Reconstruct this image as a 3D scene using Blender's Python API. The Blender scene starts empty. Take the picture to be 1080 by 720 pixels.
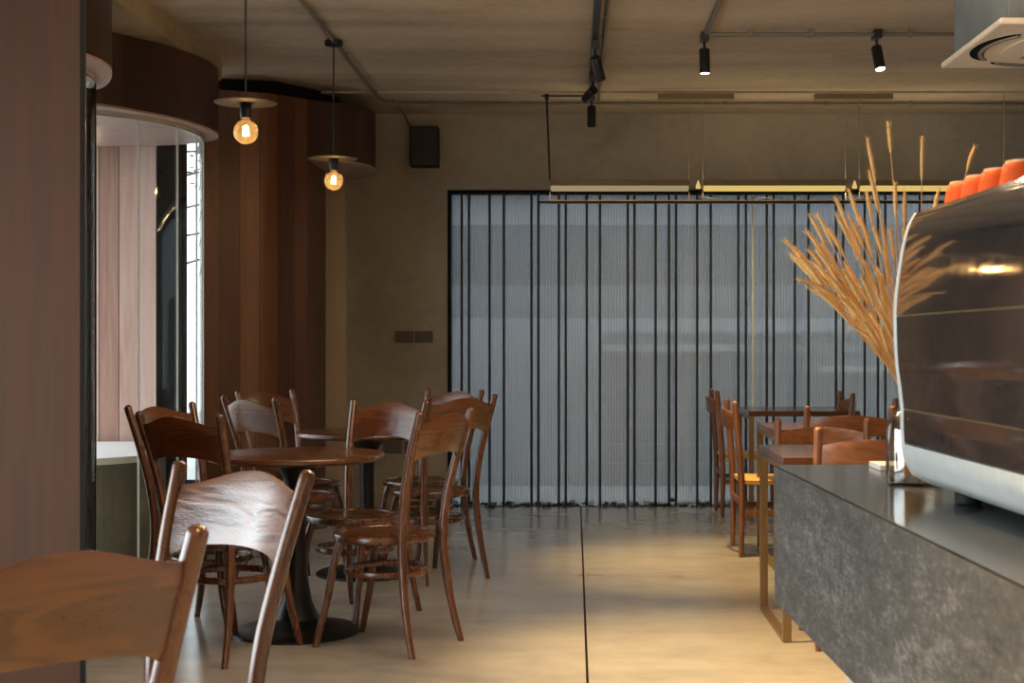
import bpy, bmesh, math, random
from mathutils import Vector, Matrix
random.seed(7)
PI = math.pi
C = bpy.context.scene.collection
sc = bpy.context.scene
H = 1.2
F = 1500.0
def PX(x, y, d):                      # photo pixel at distance d -> place in the room
    return Vector(((x-606)*d/F, d, H-(y-362)*d/F))

# ------------------------------------------------------------------ mesh helpers
def smooth_path(pts, n=6, closed=False):
    P = [Vector(p) for p in pts]
    out = []
    N = len(P)
    segs = N if closed else N-1
    for i in range(segs):
        if closed:
            a, b, c, d = P[(i-1) % N], P[i], P[(i+1) % N], P[(i+2) % N]
        else:
            a, b, c, d = P[max(i-1, 0)], P[i], P[i+1], P[min(i+2, N-1)]
        for k in range(n):
            t = k/n
            out.append(0.5*((2*b)+(c-a)*t+(2*a-5*b+4*c-d)*t*t+(3*b-a-3*c+d)*t**3))
    if not closed:
        out.append(P[-1])
    return out

class MB:
    def __init__(s):
        s.v = []; s.f = []; s.uv = {}
    def add(s, vs, fs):
        o = len(s.v)
        s.v += [tuple(v) for v in vs]
        s.f += [tuple(i+o for i in f) for f in fs]
        return s
    def box(s, x0, x1, y0, y1, z0, z1, rz=0, M=None):
        vs = [Vector(p) for p in [(x0,y0,z0),(x1,y0,z0),(x1,y1,z0),(x0,y1,z0),(x0,y0,z1),(x1,y0,z1),(x1,y1,z1),(x0,y1,z1)]]
        if rz:
            c = Vector(((x0+x1)/2, (y0+y1)/2, 0)); R = Matrix.Rotation(rz, 3, 'Z')
            vs = [R @ (v-c)+c for v in vs]
        if M is not None:
            vs = [M @ v for v in vs]
        return s.add(vs, [(0,3,2,1),(4,5,6,7),(0,1,5,4),(1,2,6,5),(2,3,7,6),(3,0,4,7)])
    def tube(s, path, rad, n=10, closed=False, cap=True, round_end=False, flat=1.0):
        P = [Vector(p) for p in path]; N = len(P)
        if not hasattr(rad, '__len__'): rad = [rad]*N
        elif len(rad) != N:
            r0 = list(rad); rad = []
            for i in range(N):
                t = i/(N-1)*(len(r0)-1); k = min(int(t), len(r0)-2); rad.append(r0[k]+(r0[k+1]-r0[k])*(t-k))
        if round_end:
            T0 = (P[0]-P[1]).normalized(); T1 = (P[-1]-P[-2]).normalized()
            r0, r1 = rad[0], rad[-1]
            pre, prer, post, postr = [], [], [], []
            for a in (0.9, 0.6, 0.3):
                prer.append(r0*math.sqrt(max(0.0, 1-a*a))); pre.append(P[0]+T0*r0*a*0.9)
            for a in (0.3, 0.6, 0.9):
                postr.append(r1*math.sqrt(max(0.0, 1-a*a))); post.append(P[-1]+T1*r1*a*0.9)
            P = pre+P+post; rad = prer+list(rad)+postr; N = len(P)
        vs = []; fs = []
        up = None
        for i in range(N):
            if closed: T = (P[(i+1) % N]-P[(i-1) % N]).normalized()
            else: T = (P[min(i+1, N-1)]-P[max(i-1, 0)]).normalized()
            if up is None:
                up = Vector((1,0,0)) if abs(T.x) < 0.9 else Vector((0,0,1))
            up = (up-T*up.dot(T)).normalized()
            B = T.cross(up)
            for k in range(n):
                a = 2*PI*k/n
                vs.append(P[i]+(up*math.cos(a)+B*math.sin(a)*flat)*rad[i])
        M = N if closed else N-1
        for i in range(M):
            j = (i+1) % N
            for k in range(n):
                l = (k+1) % n
                fs.append((i*n+k, i*n+l, j*n+l, j*n+k))
        if cap and not closed:
            fs.append(tuple(reversed(range(n)))); fs.append(tuple((N-1)*n+k for k in range(n)))
        return s.add(vs, fs)
    def cyl(s, p0, p1, r0, r1=None, n=16):
        return s.tube([p0, p1], [r0, r0 if r1 is None else r1], n)
    def lathe(s, prof, c=(0,0,0), n=32, M=None, sx=1, sy=1):
        vs = []; fs = []
        for r, z in prof:
            for k in range(n):
                a = 2*PI*k/n
                v = Vector((r*math.cos(a)*sx, r*math.sin(a)*sy, z))
                if M is not None: v = M @ v
                vs.append(v+Vector(c))
        m = len(prof)
        for i in range(m-1):
            for k in range(n):
                l = (k+1) % n
                fs.append((i*n+k, i*n+l, (i+1)*n+l, (i+1)*n+k))
        if prof[0][0] > 1e-5: fs.append(tuple(reversed(range(n))))
        if prof[-1][0] > 1e-5: fs.append(tuple((m-1)*n+k for k in range(n)))
        return s.add(vs, fs)
    def prism(s, poly, z0, z1):
        n = len(poly)
        vs = [(x,y,z0) for x,y in poly]+[(x,y,z1) for x,y in poly]
        fs = [tuple(reversed(range(n))), tuple(range(n, 2*n))]
        for i in range(n):
            j = (i+1) % n
            fs.append((i,j,n+j,n+i))
        return s.add(vs, fs)
    def sheet(s, fn, nu, nv, thick=None):
        """closed slab from fn(u,v)->(front,back)"""
        vs = []; fs = []
        for i in range(nu+1):
            for j in range(nv+1):
                a, b = fn(i/nu, j/nv); vs += [a, b]
        def ix(i,j,k): return (i*(nv+1)+j)*2+k
        for i in range(nu):
            for j in range(nv):
                fs.append((ix(i,j,0),ix(i+1,j,0),ix(i+1,j+1,0),ix(i,j+1,0)))
                fs.append((ix(i,j,1),ix(i,j+1,1),ix(i+1,j+1,1),ix(i+1,j,1)))
        for i in range(nu):
            fs.append((ix(i,0,0),ix(i,0,1),ix(i+1,0,1),ix(i+1,0,0)))
            fs.append((ix(i,nv,0),ix(i+1,nv,0),ix(i+1,nv,1),ix(i,nv,1)))
        for j in range(nv):
            fs.append((ix(0,j,0),ix(0,j+1,0),ix(0,j+1,1),ix(0,j,1)))
            fs.append((ix(nu,j,0),ix(nu,j,1),ix(nu,j+1,1),ix(nu,j+1,0)))
        return s.add(vs, fs)
    def build(s, name, mat, parent=None, smooth=True, bevel=0, loc=None, angle=40, uvfn=None, seg=2):
        me = bpy.data.meshes.new(name)
        me.from_pydata(s.v, [], s.f); me.update()
        bm = bmesh.new(); bm.from_mesh(me)
        bmesh.ops.remove_doubles(bm, verts=bm.verts, dist=1e-6)
        bmesh.ops.recalc_face_normals(bm, faces=bm.faces)
        if uvfn:
            L = bm.loops.layers.uv.new('UVMap')
            for f in bm.faces:
                for l in f.loops: l[L].uv = uvfn(l.vert.co)
        bm.to_mesh(me); bm.free()
        if smooth:
            me.shade_smooth(); me.set_sharp_from_angle(angle=math.radians(angle))
        else:
            me.shade_flat()
        me.materials.append(mat)
        o = bpy.data.objects.new(name, me); C.objects.link(o)
        if parent: o.parent = parent
        if loc: o.location = loc
        if bevel:
            m = o.modifiers.new('bevel', 'BEVEL'); m.width = bevel; m.segments = seg; m.limit_method = 'ANGLE'
            m.angle_limit = math.radians(35)
        return o

def tag(o, label=None, cat=None, group=None, kind=None):
    if label: o['label'] = label
    if cat: o['category'] = cat
    if group: o['group'] = group
    if kind: o['kind'] = kind
    return o
def thing(name, label, cat, loc=(0,0,0), rz=0, group=None):
    o = bpy.data.objects.new(name, None); C.objects.link(o)
    o.location = loc; o.rotation_euler = (0,0,rz); o.empty_display_size = 0.1
    return tag(o, label, cat, group)
def struct(o, label=None, cat=None): return tag(o, label, cat, None, 'structure')
def kids(o): return [c for c in bpy.data.objects if c.parent == o]
def dup(o, parent=None):
    c = o.copy(); C.objects.link(c); c.parent = parent
    for ch in kids(o): dup(ch, c)
    return c
ORD = ['first','second','third','fourth','fifth','sixth','seventh','eighth','ninth','tenth','eleventh','twelfth','thirteenth',
       'fourteenth','fifteenth','sixteenth','seventeenth','eighteenth','nineteenth','twentieth']
def ordinal(n):
    if n <= 20: return ORD[n-1]
    t = {2:'twenty',3:'thirty',4:'forty'}[n//10]
    if n % 10 == 0: return {20:'twentieth',30:'thirtieth',40:'fortieth'}[n]
    return t+'-'+ORD[n % 10-1]

# ------------------------------------------------------------------ materials
class NT:
    def __init__(s, name):
        s.m = bpy.data.materials.new(name); s.m.use_nodes = True
        s.t = s.m.node_tree; s.t.nodes.clear()
        s.out = s.n('ShaderNodeOutputMaterial')
    def n(s, ty, **kw):
        x = s.t.nodes.new(ty)
        for k, v in kw.items():
            if k.startswith('_'): setattr(x, k[1:], v)
            else: x.inputs[k.replace('__',' ')].default_value = v
        return x
    def l(s, a, b): s.t.links.new(a, b); return b
    def coords(s, kind='Object', scale=(1,1,1), loc=(0,0,0)):
        tc = s.n('ShaderNodeTexCoord'); mp = s.n('ShaderNodeMapping')
        mp.inputs['Scale'].default_value = scale; mp.inputs['Location'].default_value = loc
        s.l(tc.outputs[kind], mp.inputs['Vector']); return mp.outputs[0]
    def noise(s, vec, scale=5, detail=4, rough=0.5, dist=0):
        x = s.n('ShaderNodeTexNoise', Scale=scale, Detail=detail, Roughness=rough, Distortion=dist)
        s.l(vec, x.inputs['Vector']); return x.outputs['Fac']
    def ramp(s, fac, stops, interp='LINEAR'):
        r = s.n('ShaderNodeValToRGB'); cr = r.color_ramp; cr.interpolation = interp
        while len(cr.elements) < len(stops): cr.elements.new(0.5)
        for e, (p, c) in zip(cr.elements, stops):
            e.position = p; e.color = (*c, 1) if len(c) == 3 else c
        s.l(fac, r.inputs[0]); return r.outputs[0]
    def math(s, op, a, b=None, clamp=False):
        x = s.n('ShaderNodeMath', _operation=op, _use_clamp=clamp)
        for i, v in enumerate((a, b)):
            if v is None: continue
            if hasattr(v, 'links'): s.l(v, x.inputs[i])
            else: x.inputs[i].default_value = v
        return x.outputs[0]
    def mix(s, fac, a, b, mode='MIX'):
        x = s.n('ShaderNodeMix', _data_type='RGBA', _blend_type=mode)
        for i, v in ((0, fac), (6, a), (7, b)):
            if hasattr(v, 'links'): s.l(v, x.inputs[i])
            else: x.inputs[i].default_value = (*v, 1) if isinstance(v, tuple) else v
        return x.outputs[2]
    def bsdf(s, base, rough=0.5, metal=0, bump=None, bstr=0.2, bdist=0.01, **kw):
        b = s.n('ShaderNodeBsdfPrincipled')
        for k, v in (('Base Color', base), ('Roughness', rough), ('Metallic', metal)):
            if hasattr(v, 'links'): s.l(v, b.inputs[k])
            else: b.inputs[k].default_value = (*v, 1) if isinstance(v, tuple) else v
        for k, v in kw.items():
            b.inputs[k.replace('__',' ')].default_value = v
        if bump is not None:
            bp = s.n('ShaderNodeBump', Strength=bstr, Distance=bdist); s.l(bump, bp.inputs['Height'])
            s.l(bp.outputs[0], b.inputs['Normal']); s.l(bp.outputs[0], b.inputs['Coat Normal'])
        s.l(b.outputs[0], s.out.inputs[0]); return s.m

def m_plain(name, col, rough=0.5, metal=0, nz=0.06, scale=30, **kw):
    t = NT(name); v = t.coords('Object')
    f = t.noise(v, scale, 3)
    lo = tuple(c*(1-nz) for c in col); hi = tuple(min(1, c*(1+nz)) for c in col)
    r = t.math('ADD', t.math('MULTIPLY', f, 0.12), rough-0.06)
    return t.bsdf(t.ramp(f, [(0.3, lo), (0.7, hi)]), r, metal, **kw)
def m_emit(name, col, strength):
    t = NT(name); e = t.n('ShaderNodeEmission', Strength=strength); e.inputs[0].default_value = (*col, 1)
    t.l(e.outputs[0], t.out.inputs[0]); return t.m
def m_wood(name, dark, mid, light, scale=(14,14,1.6), rough=0.32, coat=0.25, bstr=0.12, figure=False):
    t = NT(name)
    v = t.coords('Object', scale)
    n1 = t.noise(v, 1.5 if figure else 4, 2.5 if figure else 4, 0.5, 0.5)
    if figure:
        w = t.math('SINE', t.math('MULTIPLY', n1, 38))
        w = t.math('ADD', t.math('MULTIPLY', w, 0.5), 0.5)
    else:
        w = n1
    fine = t.noise(t.coords('Object', tuple(x*6 for x in scale)), 8, 2)
    k = t.math('ADD', t.math('MULTIPLY', w, 0.5 if figure else 0.85), t.math('MULTIPLY', fine, 0.35 if figure else 0.2))
    big = t.noise(t.coords('Object'), 3, 2)
    k = t.math('ADD', k, t.math('MULTIPLY', t.math('SUBTRACT', big, 0.5), 0.5))
    col = t.ramp(k, [(0.25, dark), (0.5, mid), (0.8, light)])
    rr = t.math('ADD', t.math('MULTIPLY', k, 0.15), rough-0.07)
    return t.bsdf(col, rr, 0, bump=k, bstr=bstr, bdist=0.004, Coat__Weight=coat, Coat__Roughness=0.22)
def m_boards(name, stops, bw=0.135, rough=0.42):
    """vertical boards along UV.x (metres), grain along UV.y"""
    t = NT(name)
    tc = t.n('ShaderNodeTexCoord'); sp = t.n('ShaderNodeSeparateXYZ'); t.l(tc.outputs['UV'], sp.inputs[0])
    u = t.math('DIVIDE', sp.outputs[0], bw)
    idx = t.math('FLOOR', u); fr = t.math('FRACT', u)
    wn = t.n('ShaderNodeTexWhiteNoise', _noise_dimensions='1D'); t.l(idx, wn.inputs['W'])
    cb = t.n('ShaderNodeCombineXYZ')
    t.l(t.math('MULTIPLY', sp.outputs[0], 30), cb.inputs[0]); t.l(t.math('MULTIPLY', sp.outputs[1], 1.6), cb.inputs[1])
    t.l(t.math('MULTIPLY', idx, 7.3), cb.inputs[2])
    g = t.noise(cb.outputs[0], 1.0, 6, 0.6, 0.6)
    k = t.math('ADD', t.math('ADD', t.math('MULTIPLY', wn.outputs[0], 0.40), 0.11), t.math('MULTIPLY', g, 0.5))
    col = t.ramp(k, stops)
    edge = t.math('MULTIPLY', t.math('LESS_THAN', t.math('ABSOLUTE', t.math('SUBTRACT', fr, 0.5)), 0.478), 1.0)
    col = t.mix(t.math('SUBTRACT', 1.0, edge), col, (0.012,0.006,0.004))
    h = t.math('ADD', t.math('MULTIPLY', edge, 1.0), t.math('MULTIPLY', g, 0.12))
    return t.bsdf(col, rough, 0, bump=h, bstr=0.5, bdist=0.004)
def m_concrete(name, c0, c1, c2, rough=0.8, scale=0.9, bstr=0.25, streak=(1,1,1), spec=0.4):
    t = NT(name)
    v = t.coords('Object', streak)
    n1 = t.noise(v, scale, 6, 0.6, 0.3); n2 = t.noise(t.coords('Object'), 14, 5, 0.65)
    k = t.math('ADD', t.math('MULTIPLY', n1, 0.75), t.math('MULTIPLY', n2, 0.25))
    col = t.ramp(k, [(0.34, c0), (0.5, c1), (0.66, c2)])
    n3 = t.noise(t.coords('Object'), 60, 3)
    return t.bsdf(col, rough, 0, bump=t.math('ADD', n3, t.math('MULTIPLY', n1, 2)), bstr=bstr, bdist=0.006,
                  Specular__IOR__Level=spec)
def m_glass(name, tint=(0.93,0.96,0.96), refl=1.0, rough=0.02):
    t = NT(name)
    tr = t.n('ShaderNodeBsdfTransparent'); tr.inputs[0].default_value = (*tint, 1)
    gl = t.n('ShaderNodeBsdfGlossy', Roughness=rough)
    lw = t.n('ShaderNodeLayerWeight', Blend=0.5)
    f5 = t.math('POWER', lw.outputs['Facing'], 5.0)
    f = t.math('MULTIPLY', t.math('ADD', t.math('MULTIPLY', f5, 0.9), 0.045), refl, True)
    mx = t.n('ShaderNodeMixShader'); t.l(f, mx.inputs[0]); t.l(tr.outputs[0], mx.inputs[1]); t.l(gl.outputs[0], mx.inputs[2])
    t.l(mx.outputs[0], t.out.inputs[0]); return t.m

M = {}
M['chair'] = m_wood('bentwood', (0.058,0.016,0.004), (0.090,0.026,0.0065), (0.125,0.039,0.010), (16,16,2), 0.27, 0.5)
M['crest'] = m_wood('bentwood_board', (0.075,0.020,0.0045), (0.120,0.035,0.008), (0.15,0.047,0.011), (1.9,6,8), 0.33, 0.6, 0.30, figure=True)
M['seatpanel'] = m_wood('seat_plywood', (0.06,0.019,0.006), (0.085,0.028,0.009), (0.115,0.040,0.013), (6,1.5,6), 0.24, 0.4, 0.06)
M['tabletop'] = m_wood('table_wood', (0.045,0.015,0.006), (0.08,0.028,0.011), (0.115,0.043,0.018), (2,14,14), 0.24, 0.4, 0.05)
M['chair2'] = m_wood('teak', (0.085,0.028,0.009), (0.16,0.056,0.017), (0.24,0.092,0.030), (14,14,2), 0.38, 0.15)
M['slat2'] = m_wood('teak_slat', (0.10,0.033,0.010), (0.19,0.066,0.019), (0.28,0.105,0.033), (2.5,14,12), 0.36, 0.2)
M['black'] = m_plain('black_metal', (0.012,0.012,0.013), 0.42, 0.3)
M['blackplastic'] = m_plain('black_plastic', (0.008,0.008,0.009), 0.75)
M['castiron'] = m_plain('cast_iron', (0.014,0.014,0.015), 0.38, 0.5)
M['rod'] = m_plain('rod_paint', (0.006,0.007,0.010), 0.5)
M['bronze'] = m_plain('bronze', (0.25,0.165,0.08), 0.4, 0.75)
M['galv'] = m_plain('galvanised_steel', (0.30,0.29,0.27), 0.45, 0.6)
M['pipe'] = m_plain('dull_conduit', (0.16,0.14,0.12), 0.5, 0.3)
M['chrome'] = m_plain('polished_steel', (0.82,0.82,0.82), 0.09, 1.0, nz=0.01)
M['brass'] = m_plain('brass', (0.40,0.30,0.17), 0.36, 0.9)
M['housing'] = m_plain('olive_brass_paint', (0.20,0.16,0.09), 0.5, 0.2)
M['wire'] = m_plain('steel_wire', (0.30,0.27,0.22), 0.5, 0.3)
M['disc'] = m_plain('dark_bronze_disc', (0.018,0.012,0.008), 0.7, 0.0)
M['boards'] = m_boards('stained_boards', [(0.25,(0.045,0.012,0.004)),(0.5,(0.082,0.024,0.006)),(0.75,(0.13,0.042,0.010)),(0.98,(0.20,0.074,0.018))], 0.125)
M['fascia'] = m_boards('fascia_boards', [(0.25,(0.020,0.006,0.003)),(0.55,(0.032,0.0095,0.004)),(0.9,(0.050,0.015,0.006))], 0.19)
M['outboards'] = m_boards('daylit_boards', [(0.2,(0.28,0.13,0.09)),(0.5,(0.50,0.30,0.24)),(0.85,(0.72,0.52,0.46))], 0.118, 0.6)  # pale pink stands in for daylight falling on the boards
M['soffit'] = m_wood('soffit_wood', (0.30,0.20,0.175), (0.40,0.285,0.25), (0.48,0.36,0.31), (2,14,14), 0.5, 0)
M['pier'] = m_wood('pier_veneer', (0.052,0.018,0.006), (0.070,0.024,0.008), (0.088,0.031,0.011), (9,9,0.5), 0.75, 0.0, 0.05)
M['ceil'] = m_concrete('ceiling_concrete', (0.27,0.225,0.18), (0.40,0.335,0.27), (0.49,0.42,0.345), 0.85, 0.8, 0.3, (0.5,2.2,1))
M['beam'] = m_concrete('warm_lit_concrete', (0.17,0.125,0.07), (0.25,0.185,0.10), (0.31,0.235,0.13), 0.8, 1.4)  # ochre tint puts warm lamp light into the concrete colour
M['wall'] = m_concrete('wall_concrete', (0.22,0.20,0.175), (0.31,0.285,0.25), (0.38,0.355,0.315), 0.7, 1.1, 0.2)
M['plaster'] = m_concrete('warm_plaster', (0.44,0.37,0.29), (0.50,0.42,0.33), (0.55,0.47,0.37), 0.8, 1.0, 0.1)
M['white'] = m_plain('white_lacquer', (0.52,0.54,0.53), 0.4)
M['acwhite'] = m_plain('warm_lit_plastic', (0.88,0.76,0.62), 0.5)  # warm tint stands in for lamp light bounced from below
M['acbox'] = m_plain('painted_steel_box', (0.17,0.20,0.21), 0.6, nz=0.15, scale=6)
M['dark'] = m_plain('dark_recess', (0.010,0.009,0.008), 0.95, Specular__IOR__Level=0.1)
M['cream'] = m_plain('cream_paint', (0.66,0.58,0.46), 0.6)
M['paper'] = m_plain('white_card', (0.8,0.8,0.8), 0.6)
M['orange'] = m_plain('orange_glaze', (0.72,0.085,0.004), 0.5, Specular__IOR__Level=0.3)
M['rim'] = m_plain('pale_rim_glaze', (0.85,0.45,0.20), 0.3)
M['grass'] = m_plain('dry_seed_head', (0.66,0.42,0.17), 0.8, nz=0.15, scale=160)
M['stem'] = m_plain('dry_stem', (0.62,0.36,0.13), 0.7)
M['switch'] = m_plain('taupe_switch', (0.075,0.055,0.045), 0.45)
M['sock'] = m_plain('grey_socket', (0.085,0.085,0.09), 0.5)
M['ledge'] = m_plain('pale_ledge', (0.88,0.89,0.88), 0.5)
M['olive'] = m_plain('olive_render', (0.17,0.165,0.13), 0.8, nz=0.12, scale=4)
M['ground'] = m_plain('outdoor_paving', (0.45,0.45,0.43), 0.9)
M['court'] = m_plain('court_wall', (0.50,0.51,0.53), 0.8, nz=0.1, scale=1)
M['courtdark'] = m_plain('court_facade', (0.07,0.072,0.078), 0.8, nz=0.2, scale=1)
M['courtfloor'] = m_plain('court_paving', (0.42,0.43,0.44), 0.9)
M['courtmid'] = m_plain('court_mid_tone', (0.24,0.245,0.255), 0.85)
M['leaf'] = m_plain('leaf', (0.03,0.05,0.02), 0.7, nz=0.3)
M['pebble'] = m_plain('black_pebble', (0.018,0.019,0.022), 0.35, nz=0.4, scale=20)
M['cord'] = m_plain('black_cord', (0.01,0.01,0.01), 0.6)
M['glass'] = m_glass('clear_glass', (0.94,0.97,0.97), 0.7)
t = NT('amber_bulb_glass')
_tr = t.n('ShaderNodeBsdfTransparent'); _tr.inputs[0].default_value = (1.0,.86,.58,1)
_tl = t.n('ShaderNodeBsdfTranslucent'); _tl.inputs[0].default_value = (1.0,.74,.36,1)
_gl = t.n('ShaderNodeBsdfGlossy', Roughness=.03)
_m1 = t.n('ShaderNodeMixShader', Fac=.03); t.l(_tr.outputs[0], _m1.inputs[1]); t.l(_tl.outputs[0], _m1.inputs[2])
_lw = t.n('ShaderNodeLayerWeight', Blend=.5)
_m2 = t.n('ShaderNodeMixShader'); t.l(t.math('ADD', t.math('MULTIPLY', t.math('POWER', _lw.outputs['Facing'], 4.0), .6), .04), _m2.inputs[0])
t.l(_m1.outputs[0], _m2.inputs[1]); t.l(_gl.outputs[0], _m2.inputs[2]); t.l(_m2.outputs[0], t.out.inputs[0]); M['bulbglass'] = t.m
M['jarglass'] = m_glass('jar_glass', (0.93,0.92,0.88), 3.0, 0.03)
M['joint'] = m_plain('glass_joint', (0.55,0.60,0.58), 0.3)
M['greyseat'] = m_plain('vent_grille', (0.30,0.26,0.23), 0.6)
M['filament'] = m_emit('warm_filament', (1.0,0.66,0.30), 25)
M['led'] = m_emit('led_strip', (1.0,0.70,0.22), 0.42)
M['ledhot'] = m_emit('led_strip_bright', (1.0,0.66,0.34), 9)
M['leddim'] = m_emit('led_strip_dim', (1.0,0.80,0.46), 0.19)
M['spotlens'] = m_emit('spot_lens', (1.0,0.80,0.50), 9)

# woven paper-cord seat
t = NT('woven_cord'); v = t.coords('Object', (1,1,1))
w = t.n('ShaderNodeTexWave', _bands_direction='X', Scale=28.0, Distortion=0.6); t.l(v, w.inputs['Vector'])
M['cordseat'] = t.bsdf(t.ramp(w.outputs['Fac'], [(0.2,(0.36,0.20,0.055)),(0.8,(0.62,0.38,0.12))]), 0.7, 0, bump=w.outputs['Fac'], bstr=0.4, bdist=0.003)

# polished concrete floor
t = NT('polished_concrete'); v = t.coords('Object')
n1 = t.noise(v, 0.55, 7, 0.62, 0.6); n2 = t.noise(v, 5, 5, 0.6, 0.4); n3 = t.noise(t.coords('Object', (0.6,2.0,1)), 1.6, 5, 0.65, 1.0)
k = t.math('ADD', t.math('MULTIPLY', n1, 0.5), t.math('ADD', t.math('MULTIPLY', n2, 0.18), t.math('MULTIPLY', n3, 0.32)))
col = t.ramp(k, [(0.36,(0.23,0.212,0.185)), (0.48,(0.335,0.31,0.275)), (0.62,(0.44,0.41,0.365))])
rg = t.ramp(k, [(0.35,(0.22,)*3), (0.65,(0.11,)*3)])
M['floor'] = t.bsdf(col, 0.24, 0, Coat__Weight=0.35, Coat__IOR=1.5, Coat__Roughness=0.17, Specular__IOR__Level=0.55)

# counter terrazzo / honed stone
t = NT('honed_stone'); v = t.coords('Object', (1,.35,1))
n1 = t.noise(v, 3, 6, 0.65, 0.8); n2 = t.noise(v, 110, 3, 0.7); n3 = t.noise(v, 30, 4, 0.65)
k = t.math('ADD', t.math('MULTIPLY', n1, 0.3), t.math('ADD', t.math('MULTIPLY', n2, 0.36), t.math('MULTIPLY', n3, 0.34)))
col = t.ramp(k, [(0.36,(0.032,0.032,0.031)), (0.5,(0.078,0.077,0.073)), (0.62,(0.19,0.187,0.178))])
M['stone'] = t.bsdf(col, 0.55, 0, bump=n2, bstr=0.08, bdist=0.002, Specular__IOR__Level=0.4)
M['stonetop'] = None
t = NT('polished_stone_top'); v = t.coords('Object')
n1 = t.noise(v, 3, 6, 0.65, 0.8); n2 = t.noise(v, 150, 3, 0.7)
k = t.math('ADD', t.math('MULTIPLY', n1, 0.6), t.math('MULTIPLY', n2, 0.4))
col = t.ramp(k, [(0.36,(0.022,0.020,0.018)), (0.5,(0.042,0.039,0.035)), (0.62,(0.075,0.070,0.064))])
M['stonetop'] = t.bsdf(col, 0.14, 0, Specular__IOR__Level=0.6)

# smoked mirror
M['mirror'] = m_plain('smoked_mirror', (0.43,0.395,0.375), 0.065, 0.94, nz=0.0)

# ribbed polycarbonate panel: partly see-through, partly scattering, glossy flutes
t = NT('ribbed_polycarbonate')
v = t.coords('Object')
w = t.n('ShaderNodeTexWave', _wave_type='BANDS', _bands_direction='X', _wave_profile='SIN', Scale=14.0, Distortion=0.0, Detail=0.0); t.l(v, w.inputs['Vector'])
bp = t.n('ShaderNodeBump', Strength=0.30, Distance=0.006); t.l(w.outputs['Fac'], bp.inputs['Height'])
tr = t.n('ShaderNodeBsdfTransparent'); t.l(t.ramp(w.outputs['Fac'], [(0,(0.66,0.70,0.725)),(1,(0.80,0.84,0.86))]), tr.inputs[0])
tl = t.n('ShaderNodeBsdfTranslucent'); tl.inputs[0].default_value = (0.80,0.85,0.88,1)
df = t.n('ShaderNodeBsdfDiffuse'); df.inputs[0].default_value = (0.32,0.35,0.38,1)
gl = t.n('ShaderNodeBsdfGlossy', Roughness=0.36, Anisotropy=0.96); gl.inputs[0].default_value = (0.8,0.82,0.84,1)
tg = t.n('ShaderNodeTangent', _direction_type='UV_MAP', _uv_map='UVMap'); t.l(tg.outputs[0], gl.inputs['Tangent'])
a = t.n('ShaderNodeMixShader', Fac=0.17); t.l(tr.outputs[0], a.inputs[1]); t.l(tl.outputs[0], a.inputs[2])
b = t.n('ShaderNodeMixShader', Fac=0.18); t.l(a.outputs[0], b.inputs[1]); t.l(df.outputs[0], b.inputs[2])
rf = t.ramp(w.outputs['Fac'], [(0,(0.07,)*3),(1,(0.17,)*3)])
c = t.n('ShaderNodeMixShader'); t.l(rf, c.inputs[0]); t.l(b.outputs[0], c.inputs[1]); t.l(gl.outputs[0], c.inputs[2])
t.l(c.outputs[0], t.out.inputs[0]); M['poly'] = t.m

# ------------------------------------------------------------------ room shell
ZC = 2.9          # ceiling
YB = 10.5         # back wall face
GX0 = (475-606)*YB/F; GZ1 = H+(362-203)*YB/F
XR = 4.3
# floor (two slabs with a joint)
JX = 0.046
fl = MB(); fl.prism([(-3.4,-3.6),(JX-.004,-3.6),(JX-.004,10.44),(-2.36,10.44),(-2.36,8.9),(-3.4,8.9)],-.08,0); fl.box(JX+0.004, XR, -3.6, 10.44, -0.08, 0); fl.box(-2.36, GX0-0.02, 10.44, 10.7, -0.08, 0)
floor = struct(fl.build('floor', M['floor'], smooth=False, bevel=0.003), 'polished grey concrete floor with one straight control joint', 'floor')
jb = MB(); jb.box(JX-0.007, JX+0.007, -3.6, 10.44, -0.08, -0.012)
jo = jb.build('joint_filler', M['dark'], floor, smooth=False)
# pebble trench
tb = MB(); tb.box(GX0-0.02, XR, 10.44, 10.9, -0.2, -0.09)
struct(tb.build('trim_1', M['dark'], smooth=False), 'dark recessed trench below the ribbed panel', 'trench')
pm = MB()
for i in range(1200):
    x = random.uniform(GX0, 3.6); y = random.uniform(10.40, 10.72); z = random.uniform(-0.07, -0.02)+max(0, random.gauss(0.026, 0.010))
    r = random.uniform(0.012, 0.028)
    prof = [(0.0,-1.0),(0.6,-0.8),(0.95,-0.3),(1.0,0.1),(0.75,0.65),(0.0,0.95)]
    Mx = Matrix.Rotation(random.uniform(0,6.28),3,'Z') @ Matrix.Rotation(random.uniform(-.5,.5),3,'X') @ Matrix.Diagonal((r*random.uniform(.9,1.4), r, r*0.7))
    pm.lathe(prof, (x,y,z), 7, Mx)
tag(pm.build('black_pebbles', M['pebble']), 'loose black pebbles along the foot of the ribbed panel', 'pebbles', kind='stuff')

# ceiling: main slab plus slightly lower strip over the back wall
cb_ = MB(); cb_.box(-3.4, XR, -3.6, 8.17, ZC, ZC+0.2); cb_.box(-2.36, XR, 8.17, 9.62, ZC+0.006, ZC+0.2); cb_.box(-3.4,-2.36,8.17,8.86,ZC+0.006,ZC+0.2); cb_.box(-2.36, XR, 9.62, 10.8, ZC-0.008, ZC+0.2)
struct(cb_.build('ceiling', M['ceil'], smooth=False), 'bare board-marked concrete ceiling', 'ceiling')
# beam over the wooden drums
bm_ = MB(); bm_.prism([(-3.4,3.0),(-2.12,3.0),(-2.12,8.55),(-2.3,8.85),(-3.4,8.85)], 2.785, ZC+0.05)
struct(bm_.build('trim_2', M['beam'], smooth=False), 'concrete beam above the curved wooden drums, tinted ochre for warm light', 'beam')
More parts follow.
